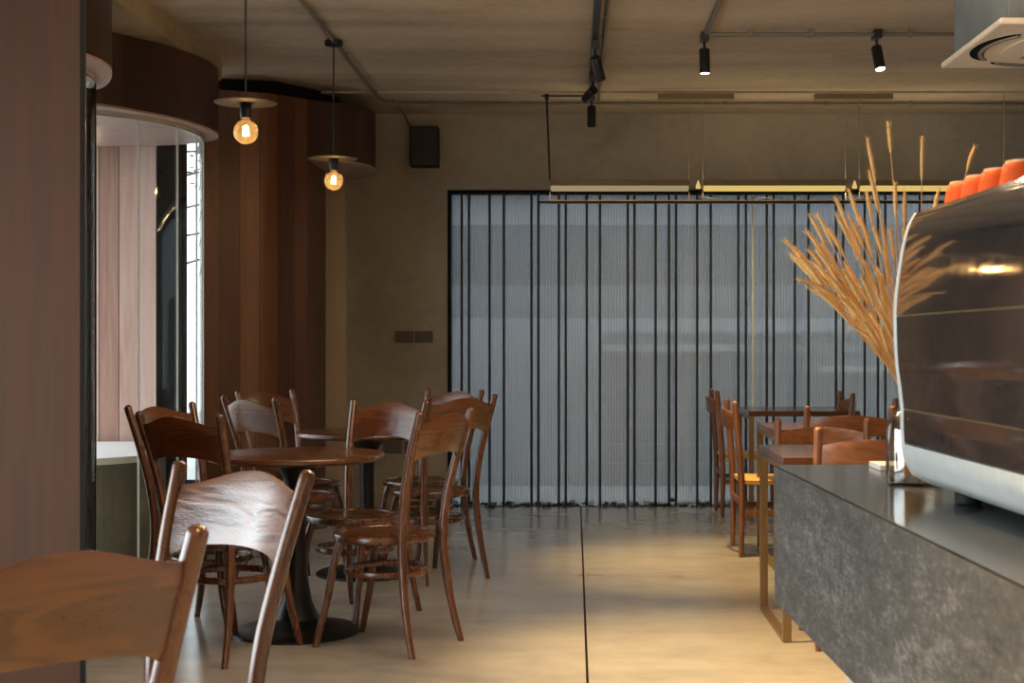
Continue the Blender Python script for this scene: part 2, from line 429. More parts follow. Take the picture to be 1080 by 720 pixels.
# back wall with opening
bw = MB()
bw.box(-2.36, GX0-0.02, YB, YB+0.2, -0.05, ZC+0.05)
bw.box(GX0-0.02, XR, YB, YB+0.2, GZ1+0.015, ZC+0.05)
wallb = struct(bw.build('wall_back', M['wall'], smooth=False), 'raw concrete back wall around the ribbed panel', 'wall')
# right, front (behind camera) and left walls
rw = MB(); rw.box(XR, XR+0.2, -3.6, 10.8, -0.05, ZC+0.05)
struct(rw.build('wall_right', M['wall'], smooth=False), 'concrete side wall behind the counter', 'wall')
fw = MB(); fw.box(-3.4, XR, -3.8, -3.6, -0.05, ZC+0.05)
struct(fw.build('wall_front', M['wall'], smooth=False), 'concrete wall behind the viewer', 'wall')
WY0, WY1, WZ0, WZ1 = 0.2, 3.8, 0.25, 1.95
lw = MB()
lw.box(-3.4,-3.2,-3.6,WY0,-0.05,ZC+0.05); lw.box(-3.4,-3.2,WY1,4.62,-0.05,ZC+0.05)
lw.box(-3.4,-3.2,WY0,WY1,-0.05,WZ0); lw.box(-3.4,-3.2,WY0,WY1,WZ1,ZC+0.05)
struct(lw.build('wall_left', M['wall'], smooth=False), 'concrete left wall with a wide window', 'wall')
wf = MB()
for y in (WY0, 1.5, 2.8, WY1-0.05): wf.box(-3.34,-3.26,y,y+0.05,WZ0,WZ1)
wf.box(-3.34,-3.26,WY0,WY1,WZ0,WZ0+0.05); wf.box(-3.34,-3.26,WY0,WY1,WZ1-0.05,WZ1)
win3 = struct(wf.build('window_3', M['black'], smooth=False), 'black framed window in the left wall beside the viewer', 'window')
g = MB(); g.box(-3.305,-3.295,WY0,WY1,WZ0,WZ1); g.build('pane', M['glass'], win3, smooth=False)

# veneered pier, left foreground
pp = MB(); pp.prism([(-3.2,4.6),(-1.6,4.6),(-2.17,6.0),(-3.2,5.6)], 0, ZC)
pier = struct(pp.build('wall_left_pier', M['pier'], smooth=False), 'smooth brown veneered pier at the left foreground', 'wall')
ed = MB(); ed.prism([(-1.6,4.6),(-1.585,4.606),(-1.60,4.66),(-1.622,4.66)], 0, ZC)
ed.build('edge_strip', M['black'], pier, smooth=False)

def path2(pts, n=10):
    return [(p.x, p.y) for p in smooth_path([(x, y, 0) for x, y in pts], n)]
def arc_u(path):
    L = [0]
    for i in range(1, len(path)): L.append(L[-1]+math.hypot(path[i][0]-path[i-1][0], path[i][1]-path[i-1][1]))
    return L
def uv_of(path):
    L = arc_u(path)
    def fn(co):
        b = min(range(len(path)), key=lambda i: (path[i][0]-co.x)**2+(path[i][1]-co.y)**2)
        return (L[b], co.z)
    return fn
def strip(path, z0, z1, th, inward=True):
    """curved upright slab along path, thickness th to the left of travel"""
    n = len(path)
    def fn(u, v):
        i = min(int(round(u*(n-1))), n-1)
        a = Vector((*path[max(i-1,0)],0)); b = Vector((*path[min(i+1,n-1)],0))
        T = (b-a).normalized(); N = Vector((-T.y, T.x, 0))
        p = Vector((*path[i], 0)); z = z0+(z1-z0)*v
        return (p+Vector((0,0,z)), p+N*th+Vector((0,0,z)))
    m = MB(); m.sheet(fn, n-1, 1); return m

ZS, ZT = 2.4, 2.785
def drum(name, pts, close, label, zt=ZT, z0=ZS):
    path = path2(pts, 10)
    m = MB(); m.prism(path+close, z0+0.012, zt)
    o = struct(m.build(name, M['fascia'], uvfn=uv_of(path), angle=30), label, 'bulkhead')
    s_ = MB(); s_.prism([(x, y) for x, y in path+close], z0, z0+0.012)
    s_.build('soffit', M['soffit'], o, angle=30)
    return o
D1 = [(-2.75,5.62),(-2.35,5.66),(-2.10,5.82),(-2.02,6.10),(-2.09,6.42),(-2.27,6.74),(-2.6,6.92),(-3.0,6.96)]
drum('trim_3', D1, [(-3.4,6.96),(-3.4,5.62)], 'dark wooden curved bulkhead nearest the veneered pier')
D2 = [(-2.98,7.0),(-2.72,7.04),(-2.42,7.18),(-2.26,7.40),(-2.14,7.64),(-2.07,7.90),(-2.055,8.18),(-2.14,8.42),(-2.40,8.60),(-2.7,8.66)]
drum('trim_4', D2, [(-3.4,8.66),(-3.4,7.0)], 'dark wooden curved bulkhead over the bay window')
D3 = [(-1.742,9.27),(-1.64,9.36),(-1.50,9.46),(-1.40,9.64),(-1.385,9.90),(-1.46,10.18),(-1.62,10.42),(-1.75,10.5)]
drum('trim_5', D3, [(-2.1,10.5),(-2.1,9.27)], 'wooden curved bulkhead in front of the concrete back wall', 2.79)
# full-height boarded wall
W3 = [(-2.335,8.86),(-2.24,8.91),(-2.10,8.98),(-1.97,9.03),(-1.85,9.14),(-1.742,9.27)]
p3 = path2(W3, 8)
m = MB(); m.prism(p3+[(-1.742,9.95),(-2.12,10.2),(-2.12,10.5),(-2.36,10.5)], 0, 2.79)
struct(m.build('wall_left_boards', M['boards'], uvfn=uv_of(p3), angle=30), 'reddish-brown vertical timber boards curving between the bay and back wall', 'wall')
# black infill above, standing in for the shaded gap
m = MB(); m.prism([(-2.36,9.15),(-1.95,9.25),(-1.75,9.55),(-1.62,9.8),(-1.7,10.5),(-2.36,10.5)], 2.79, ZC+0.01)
struct(m.build('trim_6', M['dark'], smooth=False), 'black infill standing in for the shaded gap between boarded wall and ceiling', 'trim')
# plaster strip on back wall below drum
m = MB(); m.box(-2.12, (364.5-606)*10.45/F, 10.42, 10.52, 0, 2.4)
struct(m.build('wall_back_panel', M['plaster'], smooth=False), 'warm beige plaster panel beneath the far wooden bulkhead', 'wall')

# bay glass
def bay(name, pts, njoint, label):
    path = path2(pts, 8)
    root = bpy.data.objects.new(name, None); C.objects.link(root); struct(root, label, 'window')
    n = len(path)-1
    cuts = [round(f*n) for f in njoint]
    for a, b in zip(cuts[:-1], cuts[1:]):
        strip(path[a:b+1], 0.03, 2.39, 0.008).build('pane', M['glass'], root)
    for c in cuts:
        x, y = path[c]
        j = MB(); j.box(x-0.005,x+0.005,y-0.005,y+0.005,0.03,2.39); j.build('glass_joint', M['joint'], root, smooth=False)
    strip(path, 0.0, 0.03, 0.03).build('sill_channel', M['galv'], root)
    strip(path, 2.375, 2.4, 0.02).build('head_channel', M['white'], root)
    return root
G1 = [(-2.75,5.80),(-2.42,5.84),(-2.22,6.0),(-2.145,6.25),(-2.20,6.5),(-2.40,6.74),(-2.75,6.86)]
bay('window_1', G1, [0, .45, 1], 'narrow curved glass bay beside the veneered pier')
m = MB(); m.box(-2.255,-2.213,6.55,6.58,0,2.4)  # dark post added to darken the daylit glass sliver
m.build('darkening_post', M['dark'], bpy.data.objects['window_1'], smooth=False)
G2 = [(-2.95,7.16),(-2.70,7.20),(-2.47,7.33),(-2.30,7.50),(-2.18,7.74),(-2.135,8.0),(-2.15,8.22),(-2.23,8.52),(-2.325,8.84)]
bay('window_2', G2, [0, .25, .375, .52, .64, .78, 1], 'large curved glass bay with a white ledge inside')
# plinth with ledge behind the big bay's glass
LP = path2([(-3.3,7.24),(-2.72,7.27),(-2.50,7.40),(-2.36,7.56),(-2.30,7.70)], 5)+[(-2.50,8.70),(-3.3,8.70)]
m = MB(); m.prism(LP, 0, 0.565)
pl = struct(m.build('trim_7', M['olive'], smooth=False), 'low olive plinth behind the bay glass', 'plinth')
m = MB(); m.prism([(x, y) for x, y in LP], 0.565, 0.60); m.build('ledge', M['ledge'], pl, smooth=False)
# exterior boards seen through the bay
bp_ = [(-3.4,8.72),(-2.59,8.80)]
pth = [(bp_[0][0]+(bp_[1][0]-bp_[0][0])*i/40, bp_[0][1]+(bp_[1][1]-bp_[0][1])*i/40) for i in range(41)]
strip(pth, 0, 2.9, 0.06).build('wall_left_outer', M['outboards'], uvfn=uv_of(pth), angle=30)
struct(bpy.data.objects['wall_left_outer'], 'timber boards seen through the bay glass, coloured pale for daylight', 'wall')
m = MB(); m.box(-2.585,-2.43,8.80,8.92,0,2.9)
struct(m.build('trim_8', M['dark'], smooth=False), 'dark steel post between outdoor boards and bright slit window', 'post')
m = MB(); m.box(-2.43,-2.335,8.86,8.9,0,0.35); m.box(-2.43,-2.335,8.86,8.9,2.62,2.79)
struct(m.build('window_4', M['black'], smooth=False), 'slit window beside the boarded wall showing bright daylight', 'window')

# outdoors: paving and tree
m = MB(); m.box(-2.36,8,10.9,15,-0.15,-0.05)
struct(m.build('floor_court', M['courtfloor'], smooth=False), 'grey court paving beyond the ribbed panel', 'paving')
m = MB(); m.box(-16,-3.4,-8,26,-0.15,-0.05); m.box(-3.4,-2.36,10.9,26,-0.15,-0.05); m.box(-3.4,-2.4,8.9,10.9,-0.15,-0.05)
struct(m.build('ground', M['ground'], smooth=False), 'pale paving outdoors', 'ground')
tree = thing('street_tree', 'leafy tree outdoors behind the slit window', 'tree', (-4.0,14.2,-0.05))
tm = MB(); tm.tube(smooth_path([(-.5,0,0),(-.42,0.1,1.2),(-.35,0,2.6),(-.25,0,3.8)],5), [0.11,0.08,0.04], 8)
for i in range(7):
    z = 1.7+i*0.3; tm.tube(smooth_path([(-.36,0,z),(-.1,random.uniform(-.2,.2),z+.25),(.45,random.uniform(-.3,.3),z+.35+random.uniform(-.1,.2))],4), [0.025,0.006], 6)
tm.build('trunk', M['leaf'], tree)
lf = MB()
for i in range(420):
    x = random.uniform(-.5,.6); z = random.choice([random.uniform(2.4,4.2), random.uniform(2.9,3.9)]); y = random.uniform(-.5,.5)
    if z < 2.75 and random.random() < .6: continue
    a = random.uniform(0,6.28); tl_ = random.uniform(-.8,.8); s_ = random.uniform(.03,.065)
    R = Matrix.Rotation(a,3,'Z') @ Matrix.Rotation(tl_,3,'X')
    vs = [R @ Vector(p)*s_+Vector((x,y,z)) for p in ((-1,0,0),(0,-.45,.1),(1,0,0),(0,.45,.1),(0,0,-.08))]
    lf.add(vs, [(0,1,3),(1,2,3),(0,4,1),(1,4,2),(2,4,3),(3,4,0)])
o = lf.build('leaves', M['leaf'], tree, smooth=False); o['kind'] = 'stuff'

# ------------------------------------------------------------------ ribbed panel, frame, rods, court behind
pan = bpy.data.objects.new('window_5', None); C.objects.link(pan)
struct(pan, 'wall-high ribbed translucent panel behind black rods', 'window')
m = MB(); m.box(0, (794-606)*10.62/F-GX0, 10.62, 10.632, -0.08, GZ1+0.01); o = m.build('ribbed_pane', M['poly'], pan, smooth=False, uvfn=lambda c: (c.x, c.z)); o.location.x = GX0
m = MB(); m.box(0, XR-GX0, 10.62, 10.632, -0.08, GZ1+0.01); o = m.build('ribbed_pane', M['poly'], pan, smooth=False, uvfn=lambda c: (c.x, c.z)); o.location.x = (794-606)*10.62/F+0.005
m = MB(); m.box((793-606)*10.6/F, (795.2-606)*10.6/F, 10.606, 10.615, -0.08, GZ1); m.build('seam_strip', M['paper'], pan, smooth=False)
fr = MB(); fr.box(GX0-0.02, GX0, YB-0.012, YB+0.16, -0.06, GZ1+0.015); fr.box(GX0-0.02, XR, YB-0.012, YB+0.16, GZ1-0.003, GZ1+0.018)
fr.build('frame', M['dark'], pan, smooth=False)
rodx = [487,494.7,516.4,531.4,560.5,567.8,589.4,596.7,618.9,632.8,662.2,669.2,691.5,705.6,713,735.3,749.7,778.7,786.7,808.7,816,838.3,852.7,881.7,889.3,912,926,933.7,
        955,970,999,1007,1029,1036,1058,1072]
rr = MB(); rr.cyl((0,0,-0.06),(0,0,GZ1), 0.0095, n=8)
rod0 = rr.build('vertical_rod', M['rod'])
for i, x in enumerate(rodx):
    o = rod0 if i == 0 else rod0.copy()
    if i: C.objects.link(o)
    o.location = ((x-606)*10.50/F, 10.50, 0)
    if i < 28:
        tag(o, f'thin black vertical rod before the ribbed panel, {ordinal(i+1)} from the left', 'rod', 'black rods before the ribbed panel')
    else:
        tag(o, 'thin black vertical rod mostly hidden behind the coffee machine', 'rod', 'black rods before the ribbed panel')
# court
m = MB(); m.box(-2.2, 6, 12.5, 12.6, -0.1, 1.42)
cw = struct(m.build('wall_court', M['court'], smooth=False), 'pale low wall in the court beyond the panel', 'wall')
m = MB()
for i in range(8):
    z = 0.14+0.165*i; m.box(0.25, 3.0, 12.42, 12.5, z, z+0.014)
m.build('ledge_strips', M['white'], cw, smooth=False)
m = MB(); m.box(.25,1.5,12.36,12.42,1.13,1.19); m.box(2.15,3.2,12.36,12.42,.95,1.0)
m.build('pale_rail', M['paper'], cw, smooth=False)
m = MB(); m.box(-2.2,6,12.75,12.85,1.2,1.72)  # mid-grey strip added to soften the tone edge above the pale wall
m.build('tone_step', M['courtmid'], cw, smooth=False)
m = MB(); m.box(-3, 6, 15.0, 15.2, 0, 2.45); m.box(-3,6,13.2,15.2,3.3,3.45)
struct(m.build('wall_court_facade', M['courtdark'], smooth=False), 'dark facade beyond the court wall', 'wall')
m = MB(); m.box(-3, 6, 15.3, 15.4, 2.3, 4.6)
struct(m.build('wall_court_upper', M['court'], smooth=False), 'pale upper facade beyond the court', 'wall')
m = MB(); m.box(-2.25, -2.2, 10.72, 15.2, -0.1, 3.0)
struct(m.build('wall_court_side', M['court'], smooth=False), 'side wall of the court beyond the panel', 'wall')

# ------------------------------------------------------------------ bentwood chair
def zi(tbl, z):
    for (z0,a),(z1,b) in zip(tbl[:-1], tbl[1:]):
        if z <= z1:
            t = (z-z0)/(z1-z0); t = max(0, min(1, t)); return a+(b-a)*t
    return tbl[-1][1]
POST = [(0.0,.186,-.245),(0.12,.176,-.215),(0.28,.163,-.190),(0.44,.156,-.180),(0.60,.166,-.195),(0.76,.183,-.232),(0.93,.200,-.285)]
def make_bentwood():
    t = thing('bentwood_chair', 'x', 'chair')
    dense = smooth_path([(s,y,z) for z,s,y in POST], 8)
    def at_z(z):
        b = min(range(len(dense)-1), key=lambda i: abs((dense[i].z+dense[i+1].z)/2-z))
        a, c = dense[b], dense[b+1]; k = (z-a.z)/(c.z-a.z)
        return a.x+(c.x-a.x)*k, a.y+(c.y-a.y)*k
    for sg in (-1, 1):
        p = [Vector((v.x*sg, v.y, v.z)) for v in dense]
        m = MB(); m.tube(p, [0.0125,0.015,0.0175,0.0185,0.018,0.017,0.0165], 12, round_end=True)
        m.build('back_post', M['chair'], t)
    # crest board
    def fn(u, v):
        uu = u*2-1
        zt = .893+.036*(0.5+0.5*math.cos(PI*uu))
        zb = .772-.030*abs(uu)**5 + .004*math.cos(PI*uu)
        z = zb+(zt-zb)*v
        s_, y_ = at_z(z)
        edge = 1.0-0.5*(2*v-1)**8
        th = 0.0075*edge
        y = y_-0.040*(1-uu*uu)
        return (Vector((uu*(s_-0.004), y+th, z)), Vector((uu*(s_-0.004), y-th, z)))
    m = MB(); m.sheet(fn, 28, 8); m.build('crest_board', M['crest'], t, angle=50)
    # seat
    m = MB(); m.lathe([(0.150,.425),(0.195,.418),(0.207,.425),(0.211,.438),(0.206,.450),(0.193,.455),(0.176,.452),(0.172,.446),(0.150,.44)], n=40, sy=.97)
    seat = m.build('seat', M['chair'], t)
    m = MB(); m.lathe([(0.0,.439),(0.08,.440),(0.14,.4435),(0.174,.449),(0.174,.432),(0.0,.430)], n=40, sy=.97)
    m.build('seat_panel', M['seatpanel'], seat)
    # front legs
    for sg in (-1, 1):
        p = smooth_path([(.128*sg,.118,.425),(.142*sg,.140,.34),(.152*sg,.165,.2),(.160*sg,.195,.08),(.166*sg,.215,.0)], 5)
        m = MB(); m.tube(p, [0.0175,0.0165,0.015,0.0125], 10, round_end=False); m.build('leg', M['chair'], t)
    # hoop stretcher
    pts = [(0.166*math.cos(2*PI*k/40), 0.160*math.sin(2*PI*k/40)-0.012, .30) for k in range(40)]
    m = MB(); m.tube(pts, 0.0105, 8, closed=True, flat=1.3); m.build('hoop_stretcher', M['chair'], t)
    return t
bent = make_bentwood()
def from_top(x, y, ang):              # top of back centre -> seat centre
    a = math.radians(ang); return (x+.285*math.cos(a), y+.285*math.sin(a))
def from_seat(x, y, ang): return (x, y)
BENT = [
 # (seat centre x,y), facing angle, label
 (from_top(-.683,1.879,132), 132, 'nearest bentwood chair, its wide amber back cut off at the lower left'),
 (from_top(-.704,3.00,234), 234, 'bentwood chair whose figured back board shines silver with window light'),
 (from_top(-1.475,5.30,62), 62, 'dark bentwood chair at the near pedestal table, seen from behind above the silvery chair'),
 (from_top(-1.775,6.10,-25), -25, 'bentwood chair peeking out behind the dark-backed chair, nearest the bay glass'),
 (from_top(-1.572,6.87,50), 50, 'bentwood chair with pale shining back against the timber boards'),
 (from_top(-1.71,7.87,-35), -35, 'bentwood chair mostly hidden behind the pale-backed chair by the timber boards'),
 (from_top(-.845,6.51,243), 243, 'bentwood chair tucked behind the near pedestal table, its back against the concrete wall'),
 (from_seat(-.76,5.68,155), 155, 'bentwood chair right of the near pedestal table, fully visible down to all four feet'),
 (from_top(-.562,7.115,129), 129, 'bentwood chair with splayed rear leg before the ribbed panel, at the far table'),
 (from_top(-.68,8.06,234), 234, 'farthest bentwood chair, behind the splayed-leg one by the panel'),
]
for i, (p, a, lab) in enumerate(BENT):
    o = bent if i == 0 else dup(bent)
    o.location = (p[0], p[1], 0); o.rotation_euler = (0,0,math.radians(a-90)); o['label'] = lab
    o['group'] = 'bentwood chairs at the pedestal tables'

# ------------------------------------------------------------------ pedestal tables
def make_ped(R):
    t = thing('pedestal_table', 'x', 'table')
    m = MB(); m.lathe([(0,.712),(R-.03,.712),(R-.006,.717),(R,.724),(R,.737),(R-.004,.742),(R-.012,.744),(0,.744)], n=64); m.build('tabletop', M['tabletop'], t)
    m = MB(); m.lathe([(0.105,0.712),(0.10,0.700),(0.075,.672),(0.048,.63),(0.038,.56),(0.036,.45),(0.038,.34),(0.046,.22),(0.062,.13),(0.085,.075),(.10,.05)], n=28)
    m.build('pedestal', M['castiron'], t)
    m = MB(); m.lathe([(0.10,.06),(0.14,.040),(0.20,.026),(0.245,.018),(0.262,.010),(0.262,0.0)], n=48); m.build('base', M['castiron'], t)
    return t
pt = make_ped(.365); pt.location = (-1.156,5.92,0)
tag(pt, 'nearer round wooden pedestal table with black disc base in full view', 'table', 'pedestal tables')
p2 = dup(pt); p2.location = (-1.083,7.42,0); p2['label'] = 'farther round wooden pedestal table, half hidden behind the bentwood chairs'

# ------------------------------------------------------------------ teak chairs
def make_teak():
    t = thing('dining_chair', 'x', 'chair')
    for sg in (-1,1):
        p = smooth_path([(.213*sg,-.205,0),(.217*sg,-.2,.25),(.218*sg,-.205,.45),(.219*sg,-.222,.68),(.220*sg,-.24,.862)], 4)
        m = MB(); m.tube(p, [0.0135,0.018,0.0195,0.019,0.0175], 12, round_end=True); m.build('back_post', M['chair2'], t)
        m = MB(); m.tube([(.213*sg,.2,0),(.217*sg,.2,.25),(.217*sg,.2,.425)], [0.0135,0.018,0.0185], 10); m.build('leg', M['chair2'], t)
        m = MB(); m.box(.217*sg-.008,.217*sg+.008,-.2,.2,.235,.265); m.build('side_stretcher', M['chair2'], t)
    m = MB(); m.box(-.217,.217,.19,.206,.285,.315); m.build('front_stretcher', M['chair2'], t)
    m = MB(); m.box(-.217,.217,-.208,-.192,.285,.315); m.build('rear_stretcher', M['chair2'], t)
    def fn(u, v):
        uu = u*2-1
        zt = .802+.028*(1-uu*uu); zb = .715+.006*(1-uu*uu)
        z = zb+(zt-zb)*v
        y = -.222-(z-.68)*.1-0.055*(1-uu*uu); th = .008*(1.0-0.45*(2*v-1)**8)
        return (Vector((uu*.214,y+th,z)), Vector((uu*.214,y-th,z)))
    m = MB(); m.sheet(fn, 20, 6); m.build('back_slat', M['slat2'], t, angle=50)
    def fs(u, v):
        x = (u*2-1)*(.215); y = -.2+.41*v
        dip = .016*(1-(2*u-1)**2)*(1-(2*v-1)**2)
        e = 0.010*min(1, 8*min(u,1-u,v,1-v)+.2)
        return (Vector((x,y,.428-dip+e)), Vector((x,y,.410-dip-e*.5)))
    m = MB(); m.sheet(fs, 16, 16); m.build('woven_seat', M['cordseat'], t, angle=60)
    return t
teak = make_teak()
TEAK = [
 # back-centre at post line (x,y), facing angle
 ((1.165,5.55), 90, 'teak chair nearest the stone counter, back slat rising just above the worktop'),
 ((1.20,6.86), 270, 'teak chair facing the viewer across the nearest bronze-framed table'),
 ((1.425,7.40), 90, 'teak chair with arched slat standing behind the two nearest teak chairs'),
 ((.935,8.20), 0, 'teak chair seen side-on with bright yellow woven seat, left of the middle table'),
 ((1.015,10.0), 0, 'farthest left teak chair, side-on before the ribbed panel'),
 ((1.80,9.60), 180, 'teak chair at the far table, only two post tops showing above other backs'),
 ((1.87,8.22), 180, 'teak chair right of the middle table, one post top showing beside the coffee machine'),
]
for i, (p, a, lab) in enumerate(TEAK):
    o = teak if i == 0 else dup(teak)
    r = math.radians(a); o.location = (p[0]+.205*math.cos(r), p[1]+.205*math.sin(r), 0); o.rotation_euler = (0,0,r-PI/2)
    o['label'] = lab; o['group'] = 'teak dining chairs'
    if i == 1: o.scale = (.98,.98,.955)

# ------------------------------------------------------------------ bronze-framed tables
def make_rect(W=.75, D=.72):
    t = thing('dining_table', 'x', 'table')
    m = MB(); m.box(0,W,0,D,.708,.744); m.build('tabletop', M['tabletop'], t, bevel=.002)
    for x in (0.0, W-.035):
        m = MB()
        m.box(x,x+.035,.0,.022,0,.708); m.box(x,x+.035,D-.022,D,0,.708); m.box(x,x+.035,.022,D-.022,0,.02); m.box(x,x+.035,.022,D-.022,.688,.708)
        m.build('leg_frame', M['bronze'], t, smooth=False, bevel=.0015)
    return t
rt = make_rect(); rt.location = (.835,5.70,0)
tag(rt, 'nearest rectangular wood-topped table with bronze loop legs, beside the counter end', 'table', 'bronze-framed tables')
r2 = dup(rt); r2.location = (1.055,7.52,0); r2['label'] = 'middle bronze-framed table whose glossy top corner reflects the ribbed panel'
r3 = dup(rt); r3.location = (1.175,9.58,0); r3['label'] = 'farthest bronze-framed table, its top a thin edge before the ribbed panel'

# ------------------------------------------------------------------ counter
TH = math.atan(.0353)
cnt = thing('bar_counter', 'long grey stone bar counter running into the foreground at right', 'counter', (.6187-.0353*3.516,3.516,0), TH)
# local: +x across, -y toward viewer
CD = .85
m = MB(); m.box(0,CD,-4.6,0,.5625,.895); m.build('stone_front', M['stone'], cnt, smooth=False)
m = MB(); m.box(0,CD,-4.6,0,.895,.9); o = m.build('stone_top', M['stonetop'], cnt, smooth=False, bevel=.001); o['label'] = 'dark polished stone top'
m = MB(); m.box(.10,CD,-4.6,-.34,0,.5625); o = m.build('base_cabinet', M['cream'], cnt, smooth=False); o['label'] = 'cream base set back under the counter'

# ------------------------------------------------------------------ coffee machine
mc = thing('espresso_machine', 'large white and smoked-mirror coffee machine on the stone counter', 'coffee machine', (-.0353*2.72,2.72,0), TH)
kk = 2.72/1500
def pr(px, py): return ((px-553)*kk, 1.2-(py-362)*kk)
upper = [pr(970,223),pr(963,236),pr(957,258),pr(952.5,285),pr(949,312),pr(948,332)]
mid = [pr(948,334),pr(948.5,360),pr(950,385),pr(953,408),pr(955.5,431)]
low = [pr(955.5,433),pr(955.5,450),pr(956.5,467)]
bot = [pr(956.5,469),pr(958,480),pr(961,489),pr(968,501),pr(985,510),pr(1010,519),pr(1040,524)]
LEN = .86
def sweep(prof, th, y0, y1):
    P = [Vector((x,0,z)) for x, z in prof]; N = len(P)
    m = MB()
    def fn(u, v):
        i = int(round(u*(N-1))); T = (P[min(i+1,N-1)]-P[max(i-1,0)]).normalized()
        nn = Vector((-T.z,0,T.x))
        if nn.x < 0: nn = -nn
        y = y0+(y1-y0)*v
        return (P[i]+Vector((0,y,0)), P[i]+nn*th+Vector((0,y,0)))
    m.sheet(fn, N-1, 1); return m
for nm, pf, mt, lb in (('upper_mirror_panel', upper, M['mirror'], 'smoked mirror panel along the top'), ('middle_mirror_panel', mid, M['mirror'], 'smoked mirror panel across the middle'),
                   ('lower_mirror_panel', low, M['mirror'], 'narrow smoked mirror strip'), ('lower_shell', bot, M['white'], 'white lacquered curved lower shell')):
    pp3 = smooth_path([(x,0,z) for x, z in pf], 5)
    o = sweep([(p.x, p.z) for p in pp3], .012, -LEN, -.004).build(nm, mt, mc, angle=60); o['label'] = lb
# inner body and top tray
XB = 1.24
body = [pr(975,226)]+[pr(963,262),pr(955,300),pr(954,332),pr(957,400),pr(961,440),pr(963,470),pr(970,496),pr(990,506)]
poly = [(x+.008,z) for x, z in body]+[(XB,.95),(XB+.02,1.2),(XB-.04,1.44)]
def prism_y(poly, y0, y1):
    n = len(poly); vs = [(x,y0,z) for x,z in poly]+[(x,y1,z) for x,z in poly]
    fs = [tuple(range(n)), tuple(reversed(range(n,2*n)))]
    for i in range(n):
        j = (i+1) % n; fs.append((i,n+i,n+j,j))
    return MB().add(vs, fs)
prism_y(poly, -LEN+.01, -.02).build('body', M['black'], mc, angle=30)
# end plates (white rim following the profile)
full = [pr(970,222.5),pr(962,236),pr(956,258),pr(951.5,285),pr(948,312),pr(947,332),pr(947.5,360),pr(949,385),pr(952,408),pr(954.5,432),pr(954.5,450),pr(955.5,468),pr(957,480),pr(960,490),pr(967,502),pr(985,511.5),pr(1010,520),pr(1040,526)]
for y0, y1 in ((-.004,.014),(-LEN-.018,-LEN)):
    o = prism_y([(x,z) for x,z in full]+[(XB,.945),(XB+.03,1.2),(XB-.04,1.452)], y0, y1).build('end_plate', M['white'], mc, angle=30, bevel=.003)
    o['label'] = 'white end plate'
for pa in (upper[-1], mid[-1]):
    m = MB(); m.cyl((pa[0]+.004,-LEN,pa[1]-.002),(pa[0]+.004,-.004,pa[1]-.002),.0028,n=8); m.build('seam_trim', M['brass'], mc)
m = MB(); m.box(.775,XB-.05,-LEN+.01,-.03,1.435,1.447); m.build('cup_tray', M['galv'], mc, smooth=False)
for (x, y) in ((.83,-.09),(1.16,-.09),(.83,-.75),(1.16,-.75)):
    m = MB(); m.lathe([(0.022,.9),(0.026,.903),(0.026,.918),(0.017,.925),(0.015,.955)], (x,y,0), 20); f = m.build('foot', M['blackplastic'], mc)
    m = MB(); m.lathe([(0.019,.922),(0.019,.935)], (x,y,0), 20); m.build('foot_collar', M['chrome'], f)
# barista side
for y in (-.22,-.55):
    m = MB(); m.cyl((XB+.0,y,1.24),(XB+.1,y,1.24),.035,n=20); m.cyl((XB+.08,y,1.25),(XB+.08,y,1.17),.036,n=24); m.build('group_head', M['chrome'], mc)
    m = MB(); m.cyl((XB+.08,y,1.17),(XB+.08,y,1.145),.034,n=24); m.tube([(XB+.1,y,1.16),(XB+.24,y,1.14)],[.012,.015],12,round_end=True); m.build('portafilter', M['black'], mc)

# cups, upside down on the machine top
def make_cup():
    t = thing('coffee_cup', 'x', 'cup')
    # upside down: rim at z=0
    m = MB(); m.lathe([(.044,0),(.0455,.002),(.0435,.020),(.041,.036),(.0375,.050),(.033,.0535),(.0,.0535)], n=32)
    m.lathe([(.044,0),(.042,.002),(.037,.035),(.030,.046),(0,.050)], n=32); m.build('bowl', M['orange'], t)
    m = MB(); m.lathe([(.034,.052),(.034,.0565),(.027,.0565),(.027,.0530)], n=28); o = m.build('foot_ring', M['rim'], t); o['label'] = 'pale glazed foot ring'
    h = smooth_path([(0,.036,.044),(0,.058,.042),(0,.062,.026),(0,.043,.014)],5); m = MB(); m.tube(h, .0045, 8); m.build('handle', M['orange'], t)
    return t
cup = make_cup()
cl = ['farthest of the four orange cups upturned on the coffee machine','second of the orange cups counted from the machine end, upturned','third orange upturned cup from the far machine end','nearest orange upturned cup, at the right picture edge']
Rm = Matrix.Rotation(TH, 3, 'Z')
for i, y in enumerate((-.072,-.171,-.272,-.383)):
    o = cup if i == 0 else dup(cup)
    p = Rm @ Vector((.835,y,0))
    o.location = (mc.location.x+p.x, mc.location.y+p.y, 1.447); o.rotation_euler = (0,0,-1.2+i*.2); o['label'] = cl[i]; o['group'] = 'orange cups on the coffee machine'
    
# jar with dried grass, card
VX, VY = .722, 3.02
jar = thing('glass_jar', 'clear glass jar holding dried grass behind the coffee machine', 'jar', (VX,VY,.9))
m = MB(); m.lathe([(0,0.0),(.052,0),(.058,.004),(.060,.02),(.060,.115),(.056,.135),(.044,.152),(.034,.160),(.034,.182),(.037,.186),
                   (.034,.186),(.0315,.182),(.0315,.160),(.042,.149),(.053,.133),(.057,.115),(.057,.02),(.05,.008),(0,.008)], n=40); m.build('jar_body', M['jarglass'], jar)
m = MB(); m.box((923-606)*3.40/F, (923-606)*3.40/F+.15, 3.34, 3.47, .901, .913)
tag(m.build('card_stack', M['paper'], smooth=False), 'small white stack of cards on the counter edge beside the jar', 'cards')

